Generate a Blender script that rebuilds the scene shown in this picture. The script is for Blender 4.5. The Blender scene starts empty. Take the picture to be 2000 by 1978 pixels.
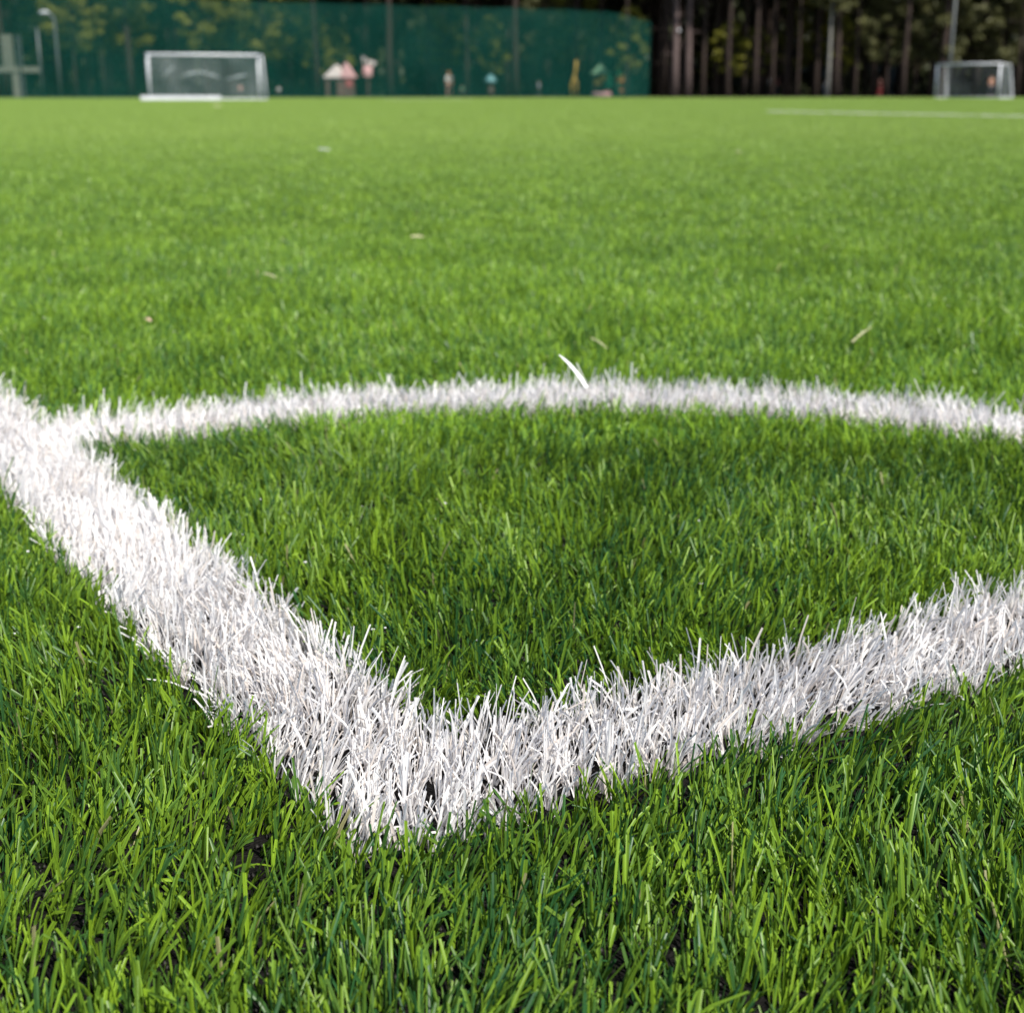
import bpy, bmesh, math, random
import numpy as np
from mathutils import Vector, Matrix

rng = np.random.default_rng(7)
random.seed(7)
scene = bpy.context.scene
COL = scene.collection
PI = math.pi

# ------------------------------------------------------------------ camera
F = 2700.0                       # focal length in photo pixels (photo 2000 x 1978)
PITCH = math.atan((989 - 178) / F)
CAM_H = 0.392
CP, SP = math.cos(PITCH), math.sin(PITCH)
cam = bpy.data.cameras.new('camera')
cam.sensor_width = 36.0
cam.sensor_fit = 'HORIZONTAL'
cam.lens = F / 2000 * 36.0
cam.clip_start = 0.02
cam.clip_end = 2000
cam.dof.use_dof = True
cam.dof.focus_distance = 0.79
cam.dof.aperture_fstop = 11.5
cam.dof.aperture_blades = 0
camo = bpy.data.objects.new('camera', cam)
COL.objects.link(camo)
camo.location = (0, 0, CAM_H)
camo.rotation_euler = (PI / 2 - PITCH, 0, 0)
scene.camera = camo


def ray(px, py):
    x = (px - 1000) / F
    y = -(py - 989) / F
    return Vector((x, CP + y * SP, -SP + y * CP))


def at(px, py, Y):
    d = ray(px, py)
    return Vector((0, 0, CAM_H)) + d * (Y / d.y)


def gp(px, py, z=0.0):
    d = ray(px, py)
    return Vector((0, 0, CAM_H)) + d * ((z - CAM_H) / d.z)


# ------------------------------------------------------------------ light
SUN_AZ, SUN_EL = math.radians(142), math.radians(51)
world = bpy.data.worlds.new('World')
scene.world = world
world.use_nodes = True
nt = world.node_tree
sky = nt.nodes.new('ShaderNodeTexSky')
sky.sky_type = 'NISHITA'
sky.sun_disc = False
sky.sun_elevation = SUN_EL
sky.sun_rotation = SUN_AZ
sky.air_density = 1.0
sky.dust_density = 1.0
bg = nt.nodes['Background']
bg.inputs[1].default_value = 0.088
nt.links.new(sky.outputs[0], bg.inputs[0])
sun = bpy.data.lights.new('sun', 'SUN')
sun.energy = 4.7
sun.angle = math.radians(0.53)
sun.color = (1.0, 0.95, 0.87)
suno = bpy.data.objects.new('sun', sun)
COL.objects.link(suno)
sd = Vector((math.sin(SUN_AZ) * math.cos(SUN_EL), math.cos(SUN_AZ) * math.cos(SUN_EL), math.sin(SUN_EL)))
suno.rotation_euler = sd.to_track_quat('Z', 'Y').to_euler()
suno.location = (20, 30, 40)
vs = scene.view_settings
vs.view_transform = 'Standard'
vs.look = 'None'
vs.exposure = 0.86
vs.gamma = 1
scene.render.resolution_x = 1024
scene.render.resolution_y = 1012
cy = scene.cycles
cy.use_denoising = True
cy.max_bounces = 8
cy.diffuse_bounces = 4
cy.transmission_bounces = 6
cy.transparent_max_bounces = 12


# ------------------------------------------------------------------ materials
def mat(name, col, rough=0.7, noise=None, metallic=0.0, spec=0.4, transl=0.0):
    """Principled surface with an optional noise variation of the base colour: noise = (scale, amount)."""
    m = bpy.data.materials.new(name)
    m.use_nodes = True
    n = m.node_tree.nodes
    l = m.node_tree.links
    b = n['Principled BSDF']
    b.inputs['Base Color'].default_value = (*col, 1)
    b.inputs['Roughness'].default_value = rough
    b.inputs['Metallic'].default_value = metallic
    b.inputs['Specular IOR Level'].default_value = spec
    src = None
    if noise:
        tc = n.new('ShaderNodeTexCoord')
        nz = n.new('ShaderNodeTexNoise')
        nz.inputs['Scale'].default_value = noise[0]
        nz.inputs['Detail'].default_value = 5
        mp = n.new('ShaderNodeMapRange')
        mp.inputs[1].default_value = 0.3
        mp.inputs[2].default_value = 0.7
        mp.inputs[3].default_value = 1 - noise[1]
        mp.inputs[4].default_value = 1 + noise[1]
        mx = n.new('ShaderNodeVectorMath')
        mx.operation = 'SCALE'
        mx.inputs[0].default_value = col
        l.new(tc.outputs['Object'], nz.inputs['Vector'])
        l.new(nz.outputs['Fac'], mp.inputs[0])
        l.new(mp.outputs[0], mx.inputs['Scale'])
        l.new(mx.outputs[0], b.inputs['Base Color'])
        src = mx.outputs[0]
    if transl:
        t = n.new('ShaderNodeBsdfTranslucent')
        t.inputs[0].default_value = (*col, 1)
        if src:
            l.new(src, t.inputs[0])
        ms = n.new('ShaderNodeMixShader')
        ms.inputs[0].default_value = transl
        l.new(b.outputs[0], ms.inputs[1])
        l.new(t.outputs[0], ms.inputs[2])
        l.new(ms.outputs[0], n['Material Output'].inputs[0])
    return m


def blade_mat(name, transl, rough, spec, patch, gain, far_sheen=0.0):
    """Fibre plastic: colour from the 'tint' attribute, slow variation over the pitch, part of the light passing through."""
    m = bpy.data.materials.new(name)
    m.use_nodes = True
    n = m.node_tree.nodes
    l = m.node_tree.links
    b = n['Principled BSDF']
    a = n.new('ShaderNodeAttribute')
    a.attribute_name = 'tint'
    geo = n.new('ShaderNodeNewGeometry')
    nz = n.new('ShaderNodeTexNoise')
    nz.inputs['Scale'].default_value = 0.55
    nz.inputs['Detail'].default_value = 6
    nz.inputs['Roughness'].default_value = 0.7
    l.new(geo.outputs['Position'], nz.inputs['Vector'])
    mp = n.new('ShaderNodeMapRange')
    mp.inputs[1].default_value = 0.3
    mp.inputs[2].default_value = 0.7
    mp.inputs[3].default_value = 1 - patch
    mp.inputs[4].default_value = 1 + patch
    l.new(nz.outputs['Fac'], mp.inputs[0])
    vm = n.new('ShaderNodeVectorMath')
    vm.operation = 'SCALE'
    l.new(a.outputs['Color'], vm.inputs[0])
    l.new(mp.outputs[0], vm.inputs['Scale'])
    out = vm.outputs[0]
    if far_sheen:
        # pale sheen of the grazing view, painted into the fibre colour with distance
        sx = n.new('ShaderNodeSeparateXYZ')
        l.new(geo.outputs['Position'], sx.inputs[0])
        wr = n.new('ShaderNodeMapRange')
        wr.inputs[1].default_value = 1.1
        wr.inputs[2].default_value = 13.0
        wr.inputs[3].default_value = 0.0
        wr.inputs[4].default_value = far_sheen
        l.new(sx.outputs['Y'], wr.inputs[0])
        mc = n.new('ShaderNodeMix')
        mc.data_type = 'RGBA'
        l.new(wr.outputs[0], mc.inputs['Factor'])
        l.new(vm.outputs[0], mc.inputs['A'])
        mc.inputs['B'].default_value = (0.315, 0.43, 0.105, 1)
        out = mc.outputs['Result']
    l.new(out, b.inputs['Base Color'])
    b.inputs['Roughness'].default_value = rough
    b.inputs['Specular IOR Level'].default_value = spec
    t = n.new('ShaderNodeBsdfTranslucent')
    tm = n.new('ShaderNodeVectorMath')
    tm.operation = 'MULTIPLY'
    tm.inputs[1].default_value = gain
    l.new(out, tm.inputs[0])
    l.new(tm.outputs[0], t.inputs[0])
    ms = n.new('ShaderNodeMixShader')
    ms.inputs[0].default_value = transl
    l.new(b.outputs[0], ms.inputs[1])
    l.new(t.outputs[0], ms.inputs[2])
    l.new(ms.outputs[0], n['Material Output'].inputs[0])
    return m


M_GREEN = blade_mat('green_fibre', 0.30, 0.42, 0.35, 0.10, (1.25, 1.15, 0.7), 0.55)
M_WHITE = blade_mat('white_fibre', 0.45, 0.45, 0.35, 0.02, (1.0, 0.98, 0.97))
M_RUBBER = mat('rubber_crumb', (0.006, 0.0055, 0.005), 0.9, (260, 0.6), spec=0.1)
M_POST = mat('white_paint', (0.52, 0.535, 0.56), 0.5, (3, 0.06))
M_STEEL = mat('galvanised_steel', (0.14, 0.15, 0.155), 0.5, (6, 0.1), 0.4)
M_DARKSTEEL = mat('dark_steel', (0.003, 0.006, 0.006), 1.0, spec=0.0)
M_BARK = mat('pine_bark', (0.027, 0.0165, 0.0125), 0.9, (5, 0.35))
M_PALEBARK = mat('pale_bark', (0.085, 0.06, 0.056), 0.9, (4, 0.3))
M_BIRCH = mat('birch_bark', (0.17, 0.165, 0.15), 0.8, (6, 0.35))
M_NEEDLE = mat('pine_needles', (0.042, 0.052, 0.018), 0.6, (1.2, 0.4), transl=0.25)
M_LEAF = mat('spring_leaves', (0.21, 0.21, 0.028), 0.55, (0.9, 0.4), transl=0.45)
M_DULL = mat('dull_leaves', (0.095, 0.098, 0.034), 0.6, (0.9, 0.4), transl=0.35)


# ------------------------------------------------------------------ object helpers
def tag(o, label=None, cat=None, group=None, kind=None):
    for k, v in (('label', label), ('category', cat), ('group', group), ('kind', kind)):
        if v:
            o[k] = v
    return o


def empty(name, loc, label=None, cat=None, group=None, rz=0.0):
    o = bpy.data.objects.new(name, None)
    o.empty_display_size = 0.2
    COL.objects.link(o)
    o.location = loc
    o.rotation_euler = (0, 0, rz)
    return tag(o, label, cat, group)


def link(name, me, m, parent=None, smooth=False):
    o = bpy.data.objects.new(name, me)
    if m:
        me.materials.append(m)
    COL.objects.link(o)
    o.parent = parent
    if smooth:
        me.polygons.foreach_set('use_smooth', np.ones(len(me.polygons), dtype=bool))
    return o


def copy_tree(o, parent=None):
    c = o.copy()
    COL.objects.link(c)
    c.parent = parent
    for ch in list(o.children):
        copy_tree(ch, c)
    return c


class MB:
    """Collects shapes in one bmesh."""

    def __init__(self):
        self.bm = bmesh.new()

    def box(self, lo, hi, bevel=0.0):
        b = bmesh.new()
        bmesh.ops.create_cube(b, size=1)
        lo, hi = Vector(lo), Vector(hi)
        for v in b.verts:
            v.co = Vector(((lo[i] + hi[i]) / 2 + v.co[i] * (hi[i] - lo[i])) for i in range(3))
        if bevel:
            bmesh.ops.bevel(b, geom=b.edges[:], offset=bevel, segments=2, affect='EDGES')
        self._add(b)
        return self

    def _add(self, b):
        me = bpy.data.meshes.new('tmp')
        b.to_mesh(me)
        b.free()
        self.bm.from_mesh(me)
        bpy.data.meshes.remove(me)

    def tube(self, pts, radii, seg=10, caps=True):
        pts = [Vector(p) for p in pts]
        if not hasattr(radii, '__len__'):
            radii = [radii] * len(pts)
        rings = []
        ref = None
        for i, p in enumerate(pts):
            t = (pts[min(i + 1, len(pts) - 1)] - pts[max(i - 1, 0)]).normalized()
            if ref is None or abs(ref.dot(t)) > 0.95:
                ref = Vector((1, 0, 0)) if abs(t.x) < 0.8 else Vector((0, 1, 0))
            n = (ref - t * ref.dot(t)).normalized()
            ref = n
            bn = t.cross(n)
            rings.append([self.bm.verts.new(p + (n * math.cos(2 * PI * k / seg) + bn * math.sin(2 * PI * k / seg)) * radii[i]) for k in range(seg)])
        for a, b in zip(rings, rings[1:]):
            for k in range(seg):
                self.bm.faces.new((a[k], a[(k + 1) % seg], b[(k + 1) % seg], b[k]))
        if caps:
            self.bm.faces.new(rings[0][::-1])
            self.bm.faces.new(rings[-1])
        return self

    def ball(self, c, r, sx=1, sy=1, sz=1, u=14, v=10):
        b = bmesh.new()
        bmesh.ops.create_uvsphere(b, u_segments=u, v_segments=v, radius=r)
        for q in b.verts:
            q.co = Vector((q.co.x * sx + c[0], q.co.y * sy + c[1], q.co.z * sz + c[2]))
        self._add(b)
        return self

    def poly(self, verts, faces):
        vs_ = [self.bm.verts.new(v) for v in verts]
        for f in faces:
            self.bm.faces.new([vs_[i] for i in f])
        return self

    def build(self, name, m, parent=None, smooth=False):
        bmesh.ops.recalc_face_normals(self.bm, faces=self.bm.faces[:])
        me = bpy.data.meshes.new(name)
        self.bm.to_mesh(me)
        self.bm.free()
        return link(name, me, m, parent, smooth)


def np_mesh(name, verts, quads, attrs=None):
    """Mesh from numpy arrays: verts (n,3), quads (m,4); attrs {name: (type, array)} on points."""
    me = bpy.data.meshes.new(name)
    n, q = len(verts), len(quads)
    me.vertices.add(n)
    me.vertices.foreach_set('co', np.ascontiguousarray(verts, np.float32).ravel())
    me.loops.add(q * 4)
    me.loops.foreach_set('vertex_index', np.ascontiguousarray(quads, np.int32).ravel())
    me.polygons.add(q)
    me.polygons.foreach_set('loop_start', np.arange(0, q * 4, 4, dtype=np.int32))
    me.update(calc_edges=True)
    for k, (ty, arr) in (attrs or {}).items():
        at_ = me.attributes.new(k, ty, 'POINT')
        at_.data.foreach_set('color' if ty == 'FLOAT_COLOR' else 'value', np.ascontiguousarray(arr).ravel())
    return me


# ------------------------------------------------------------------ ground
def grid_sheet(name, x0, x1, y0, y1, z, m, kind='structure'):
    me = bpy.data.meshes.new(name)
    me.from_pydata([(x0, y0, z), (x1, y0, z), (x1, y1, z), (x0, y1, z)], [], [(0, 1, 2, 3)])
    return tag(link(name, me, m), kind=kind)


M_FLOOR = mat('forest_floor', (0.045, 0.042, 0.022), 0.95, (0.7, 0.5))
grid_sheet('ground', -900, 900, -300, 1500, -0.006, M_FLOOR)
# the pitch: the rubber filled base the fibres stand in
PITCH_FAR = lambda x: 82.0 + 0.045 * x
me = bpy.data.meshes.new('pitch_base')
me.from_pydata([(-60, -8, 0), (60, -8, 0), (60, PITCH_FAR(60), 0), (-60, PITCH_FAR(-60), 0)], [], [(0, 1, 2, 3)])
tag(link('pitch_base', me, M_RUBBER), kind='structure')
n = M_RUBBER.node_tree.nodes
bump = n.new('ShaderNodeBump')
vor = n.new('ShaderNodeTexVoronoi')
vor.inputs['Scale'].default_value = 550
bump.inputs['Strength'].default_value = 0.9
bump.inputs['Distance'].default_value = 0.002
tc = n.new('ShaderNodeTexCoord')
M_RUBBER.node_tree.links.new(tc.outputs['Object'], vor.inputs['Vector'])
M_RUBBER.node_tree.links.new(vor.outputs['Distance'], bump.inputs['Height'])
M_RUBBER.node_tree.links.new(bump.outputs[0], n['Principled BSDF'].inputs['Normal'])

# ------------------------------------------------------------------ pitch markings: where the white fibres are
LA = 0.5518
LR = LA - math.radians(2.45)
U = np.array([math.cos(LR), math.sin(LR)])
LB = LA + math.radians(0.8)
V = np.array([-math.sin(LB), math.cos(LB)])
CORNER = np.array([-0.078, 0.6355])
LW = 0.107
ARC_C = CORNER + np.array([0.160, 0.178])
ARC_R, ARC_W = 0.978, 0.116
P24 = [gp(1512, 221.5), gp(2060, 233)]          # faint white line far away on the pitch
P58 = [gp(765, 197.0), gp(905, 197.3)]


def seg_dist(p, a, b):
    a, b = np.array(a[:2]), np.array(b[:2])
    ab = b - a
    t = np.clip(((p - a) @ ab) / (ab @ ab), 0, 1)
    return np.linalg.norm(p - a - t[:, None] * ab, axis=1)


def which_line(p):
    """0 green turf, 1 goal line, 2 touchline, 3 corner arc, 4 far line, 5 farthest line."""
    r = np.zeros(len(p), int)
    a = (p - CORNER) @ np.array([V[1], -V[0]])
    b = (p - CORNER) @ np.array([-U[1], U[0]])
    q = p - ARC_C
    rad = np.hypot(q[:, 0], q[:, 1])
    r[(rad < ARC_R) & (rad > ARC_R - ARC_W) & (a > LW) & (b > LW)] = 3
    sm = gp(1851, 800)
    st = np.array([sm.x, sm.y]) - ARC_C
    st /= np.linalg.norm(st)
    r[(r == 3) & (np.abs(q[:, 0] * st[1] - q[:, 1] * st[0]) < 0.005) & (q @ st > 0)] = -1      # seam in the arc
    r[(a > 0) & (a < LW) & (b > LW) & (b < 9)] = 2
    r[(b > 0) & (b < LW) & (a > 0) & (a < 9)] = 1
    r[seg_dist(p, *P24) < 0.17] = 4
    r[seg_dist(p, *P58) < 0.40] = 5
    return r


# ------------------------------------------------------------------ fibres
def vnoise(p, scale, seed):
    """Smooth value noise in 2D, about -1..1."""
    g = np.random.default_rng(seed).uniform(-1, 1, (64, 64))
    q = p / scale
    i = np.floor(q).astype(int)
    f = q - i
    f = f * f * (3 - 2 * f)
    i0, j0 = i[:, 0] % 64, i[:, 1] % 64
    i1, j1 = (i0 + 1) % 64, (j0 + 1) % 64
    return (g[i0, j0] * (1 - f[:, 0]) + g[i1, j0] * f[:, 0]) * (1 - f[:, 1]) + (g[i0, j1] * (1 - f[:, 0]) + g[i1, j1] * f[:, 0]) * f[:, 1]


def tufts(x0, x1, y0, y1, per_m2, each):
    """Roots of the fibres (n,2) and their tuft's centre: jittered grid of tufts."""
    s = math.sqrt(each / per_m2)
    gx = np.arange(x0, x1, s)
    gy = np.arange(y0, y1, s)
    c = np.stack(np.meshgrid(gx, gy), -1).reshape(-1, 2)
    c = c + rng.uniform(-0.48, 0.48, c.shape) * s
    return c


def fibres(cent, each, levels, fold, wscale=1.0, white=False, hscale=1.0, spread=1.0, sway=1.0):
    """Ribbons growing from tufts at CENT. Returns verts, quads, tint."""
    nt_ = len(cent)
    k = each
    n_ = nt_ * k
    c = np.repeat(cent, k, 0)
    ang = rng.uniform(0, 2 * PI, n_)
    root = c + np.stack([np.cos(ang), np.sin(ang)], 1) * (rng.uniform(0.2, 1, n_) * 0.0028 * wscale)[:, None]
    # a tuft leans as one, its fibres splay outwards
    flow = vnoise(c, 0.21, 3) * 1.0 + vnoise(c, 0.055, 4) * 1.2
    flow_a = vnoise(c, 0.30, 5) * PI * 1.3 + vnoise(c, 0.07, 6) * 1.6
    lean = np.stack([np.cos(flow_a), np.sin(flow_a)], 1) * (sway * (0.13 + 0.28 * np.abs(flow)))[:, None]
    ta = np.repeat(rng.uniform(0, 2 * PI, nt_), k)
    tm = np.repeat(np.abs(rng.normal(0, 0.20, nt_)), k)
    lean = lean + np.stack([np.cos(ta), np.sin(ta)], 1) * tm[:, None]
    sp = np.abs(rng.normal(0.30, 0.20, n_)) * spread
    lean = lean + np.stack([np.cos(ang), np.sin(ang)], 1) * sp[:, None]
    tilt = np.clip(np.hypot(lean[:, 0], lean[:, 1]), 0, 1.25)
    flat = rng.random(n_) < 0.03
    tilt[flat] = rng.uniform(1.1, 1.4, flat.sum())
    az = np.arctan2(lean[:, 1], lean[:, 0])
    curl = rng.normal(0.12, 0.22, n_)
    length = np.clip(rng.normal(0.0252, 0.0065, n_), 0.009, 0.046) * hscale
    length *= np.repeat(rng.normal(1, 0.11 if white else 0.10, nt_), k) * (1 + 0.13 * vnoise(c, 0.12, 8) + (0.10 * vnoise(c, 0.018, 9) if white else 0))
    short = rng.random(n_) < 0.22
    length[short] *= rng.uniform(0.4, 0.8, short.sum())
    width = np.clip(rng.normal(1, 0.28, n_), 0.4, 1.9) * wscale * (0.00132 if white else 0.00155)
    face = rng.uniform(0, 2 * PI, n_)
    twist = rng.normal(0, 0.7, n_)
    cutang = rng.normal(0, 0.5, n_)
    P = np.zeros((n_, 3))
    P[:, :2] = root
    across = 3 if fold else 2
    verts = np.zeros((n_, levels, across, 3), np.float32)
    ds = length / (levels - 1)
    for i in range(levels):
        t = i / (levels - 1)
        th = np.clip(tilt * (0.55 + 0.45 * t) + curl * t * t, -0.4, 1.5)
        T = np.stack([np.sin(th) * np.cos(az), np.sin(th) * np.sin(az), np.cos(th)], 1)
        if i:
            P = P + T * ds[:, None]
        fa = face + twist * t
        S = np.stack([np.cos(fa), np.sin(fa), np.zeros(n_)], 1)
        S -= T * (S * T).sum(1)[:, None]
        S /= np.maximum(np.linalg.norm(S, axis=1), 1e-5)[:, None]
        N = np.cross(T, S)
        w = width * (0.9 + 0.35 * t - 0.42 * t * t) * 0.5
        L, R = P - S * w[:, None], P + S * w[:, None]
        if i == levels - 1:
            L = L + T * (w * cutang)[:, None]
            R = R - T * (w * cutang)[:, None]
        verts[:, i, 0] = L
        verts[:, i, -1] = R
        if fold:
            verts[:, i, 1] = P + N * (w * 0.55)[:, None]
    verts[..., 2] = np.maximum(verts[..., 2], 0.0006)
    per = levels * across
    base = (np.arange(n_) * per)[:, None, None]
    ii, jj = np.meshgrid(np.arange(levels - 1), np.arange(across - 1), indexing='ij')
    a = (ii * across + jj).ravel()
    q = np.stack([a, a + 1, a + across + 1, a + across], 1)[None]
    quads = (base + q).reshape(-1, 4)
    # the pigment of each fibre
    if white:
        col = np.tile(np.array([[0.825, 0.808, 0.80]]), (n_, 1)) * rng.normal(1, 0.04, (n_, 1))
        dirty = rng.random(n_) < 0.12
        col[dirty] *= np.array([0.86, 0.80, 0.745])
    else:
        lime = np.array([0.232, 0.385, 0.024])
        deep = np.array([0.029, 0.108, 0.030])
        mixf = np.clip(rng.beta(0.8, 0.8, n_) + 0.15 * vnoise(c, 0.15, 11), 0, 1)[:, None]
        col = deep * (1 - mixf) + lime * mixf
        col *= rng.normal(1, 0.10, (n_, 1))
        straw = rng.random(n_) < 0.005
        col[straw] = np.array([0.34, 0.33, 0.16])
    col = np.clip(col, 0.005, 0.86)
    tint = np.ones((n_, levels, across, 4), np.float32)
    tint[..., :3] = col[:, None, None, :]
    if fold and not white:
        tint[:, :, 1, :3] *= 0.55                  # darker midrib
    return verts.reshape(-1, 3), quads, tint.reshape(-1, 4)


class Heap:
    def __init__(self):
        self.v, self.q, self.t, self.k, self.n = [], [], [], [], 0

    def add(self, v, q, t, k=0):
        self.v.append(v)
        self.q.append(q + self.n)
        self.t.append(t)
        self.k.append(np.full(len(v), k, np.int32))
        self.n += len(v)


green = Heap()
lines = {i: Heap() for i in range(1, 6)}
CELL = 0.5
far_cells = []
edge = lambda y: 0.375 * max(y, 0) * 1.03
for iy in range(0, int(86 / CELL)):
    yc = (iy + 0.5) * CELL
    margin = 0.75 if yc < 4 else (1.5 if yc < 12 else 3.0)
    xr = edge(yc) + margin
    for ix in range(-int(xr / CELL) - 1, int(xr / CELL) + 1):
        x0, y0 = ix * CELL, iy * CELL
        if y0 + CELL / 2 > PITCH_FAR(x0):
            continue
        # is there a marking in the cell?
        gx, gy = np.meshgrid(np.linspace(x0, x0 + CELL, 9), np.linspace(y0, y0 + CELL, 9))
        marked = which_line(np.stack([gx.ravel(), gy.ravel()], 1)).any()
        d = math.hypot(max(abs(x0 + CELL / 2) - edge(yc), 0) * 1.5, yc)
        if not marked and d > 4.0:
            far_cells.append((x0, y0))
            continue
        if d < 1.6:
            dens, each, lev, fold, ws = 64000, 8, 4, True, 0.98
        elif d < 4.2:
            dens, each, lev, fold, ws = 56000, 8, 3, False, 1.0
        else:
            dens, each, lev, fold, ws = 20000, 8, 3, False, 1.6
        c = tufts(x0, x0 + CELL, y0, y0 + CELL, dens, each)
        w = which_line(c + rng.normal(0, 0.0022, c.shape))
        if d < 1.6:   # a few bare spots where the dark filling shows
            hole = (vnoise(c, 0.035, 21) + 0.6 * vnoise(c, 0.013, 22)) < -0.92
            c, w = c[~hole], w[~hole]
        g = c[w == 0]
        if len(g):
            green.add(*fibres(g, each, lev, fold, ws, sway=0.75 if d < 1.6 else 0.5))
        for i in range(1, 6):
            s_ = c[w == i]
            if len(s_) == 0:
                continue
            if i >= 4:      # weathered far lines: white among green
                keep = rng.random(len(s_)) < (0.9 if i == 4 else 0.6)
                green.add(*fibres(s_[~keep], each, lev, fold, ws))
                s_ = s_[keep]
            else:           # white fibres are finer and a little denser
                s_ = np.concatenate([s_, s_[rng.random(len(s_)) < (0.0 if d < 1.1 else 0.35)] + rng.normal(0, 0.003, 2)])
            lines[i].add(*fibres(s_, each, lev, fold, ws, white=True, hscale=1.13, spread=0.95, sway=0.7))

# tiles of turf for the rest of the pitch, set out by the geometry nodes of the same object
NT = 4
for k in range(NT):
    c = tufts(-CELL / 2, CELL / 2, -CELL / 2, CELL / 2, 26000, 8)
    v, q, t = fibres(c, 8, 3, False, 1.55, sway=0.35)
    green.add(v, q, t, k + 1)
far_cells = np.array(far_cells)
V_ = np.concatenate(green.v)
Q_ = np.concatenate(green.q)
T_ = np.concatenate(green.t)
K_ = np.concatenate(green.k)
nf = len(far_cells)
fp = np.zeros((nf, 3), np.float32)
fp[:, :2] = far_cells + CELL / 2
fk = -(1 + rng.integers(0, NT, nf)).astype(np.int32)
rot = np.concatenate([np.zeros(len(V_), np.float32), (rng.integers(0, 4, nf) * PI / 2).astype(np.float32)])
me = np_mesh('turf', np.concatenate([V_, fp]), Q_, {
    'tint': ('FLOAT_COLOR', np.concatenate([T_, np.ones((nf, 4), np.float32)])),
    'tile': ('INT', np.concatenate([K_, fk])),
    'turn': ('FLOAT', rot)})
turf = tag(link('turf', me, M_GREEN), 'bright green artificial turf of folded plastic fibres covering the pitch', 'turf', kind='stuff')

ng = bpy.data.node_groups.new('lay_turf', 'GeometryNodeTree')
ng.interface.new_socket('Geometry', in_out='INPUT', socket_type='NodeSocketGeometry')
ng.interface.new_socket('Geometry', in_out='OUTPUT', socket_type='NodeSocketGeometry')
gi, go = ng.nodes.new('NodeGroupInput'), ng.nodes.new('NodeGroupOutput')


def gsep(val):
    a_ = ng.nodes.new('GeometryNodeInputNamedAttribute')
    a_.data_type = 'INT'
    a_.inputs['Name'].default_value = 'tile'
    cmp_ = ng.nodes.new('FunctionNodeCompare')
    cmp_.data_type = 'INT'
    cmp_.operation = 'EQUAL'
    ia = [s for s in cmp_.inputs if s.type == 'INT']
    ng.links.new(a_.outputs['Attribute'], ia[0])
    ia[1].default_value = val
    sp_ = ng.nodes.new('GeometryNodeSeparateGeometry')
    sp_.domain = 'POINT'
    ng.links.new(gi.outputs[0], sp_.inputs['Geometry'])
    ng.links.new(cmp_.outputs[0], sp_.inputs['Selection'])
    return sp_.outputs['Selection']


join = ng.nodes.new('GeometryNodeJoinGeometry')
ng.links.new(gsep(0), join.inputs[0])
for k in range(1, NT + 1):
    pts = ng.nodes.new('GeometryNodeMeshToPoints')
    ng.links.new(gsep(-k), pts.inputs['Mesh'])
    iop = ng.nodes.new('GeometryNodeInstanceOnPoints')
    ng.links.new(pts.outputs[0], iop.inputs['Points'])
    ng.links.new(gsep(k), iop.inputs['Instance'])
    ra = ng.nodes.new('GeometryNodeInputNamedAttribute')
    ra.data_type = 'FLOAT'
    ra.inputs['Name'].default_value = 'turn'
    cx = ng.nodes.new('ShaderNodeCombineXYZ')
    ng.links.new(ra.outputs['Attribute'], cx.inputs['Z'])
    ng.links.new(cx.outputs[0], iop.inputs['Rotation'])
    ng.links.new(iop.outputs[0], join.inputs[0])
ng.links.new(join.outputs[0], go.inputs[0])
md = turf.modifiers.new('lay_turf', 'NODES')
md.node_group = ng

LINE_TEXT = {
    1: ('goal_line', 'broad white line of plastic fibres running right from the near corner', 'pitch line'),
    2: ('touchline', 'broad white line of plastic fibres running left from the near corner', 'pitch line'),
    3: ('corner_arc', 'narrow curved white line of fibres closing off the corner quadrant', 'corner arc'),
    4: ('penalty_area_line', 'faint weathered white line across the far turf before the angled goal', 'pitch line'),
    5: ('halfway_line', 'short pale mark on the farthest turf below the green net', 'pitch line')}
for i, h in lines.items():
    nm, lb, ct = LINE_TEXT[i]
    me = np_mesh(nm, np.concatenate(h.v), np.concatenate(h.q), {'tint': ('FLOAT_COLOR', np.concatenate(h.t))})
    tag(link(nm, me, M_WHITE), lb, ct, kind='thing')

# rubber crumbs lying loose between the fibres near the camera
nc = 42000
cr = np.stack([rng.uniform(-0.9, 0.9, nc), rng.uniform(0.30, 1.5, nc)], 1)
rr = rng.uniform(0.0006, 0.0017, nc)
octv = np.array([[1, 0, 0], [0, 1, 0], [-1, 0, 0], [0, -1, 0], [0, 0, 1], [0, 0, -1]], float)
ov = octv[None] * rr[:, None, None] * rng.uniform(0.6, 1.4, (nc, 6, 1))
ov[..., :2] += cr[:, None]
ov[..., 2] += (rr * 0.6)[:, None]
oq = np.array([[0, 1, 4, 4], [1, 2, 4, 4], [2, 3, 4, 4], [3, 0, 4, 4], [1, 0, 5, 5], [2, 1, 5, 5], [3, 2, 5, 5], [0, 3, 5, 5]])[:, :3]
me = bpy.data.meshes.new('rubber_crumbs')
fq = (np.arange(nc)[:, None, None] * 6 + oq[None]).reshape(-1, 3)
me.vertices.add(nc * 6)
me.vertices.foreach_set('co', ov.astype(np.float32).ravel())
me.loops.add(len(fq) * 3)
me.loops.foreach_set('vertex_index', fq.astype(np.int32).ravel())
me.polygons.add(len(fq))
me.polygons.foreach_set('loop_start', np.arange(0, len(fq) * 3, 3, dtype=np.int32))
me.update(calc_edges=True)
tag(link('rubber_crumbs', me, mat('loose_rubber', (0.016, 0.0145, 0.0135), 0.6, spec=0.3)), 'black rubber crumbs lying between the fibres', 'rubber infill', kind='stuff')


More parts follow.
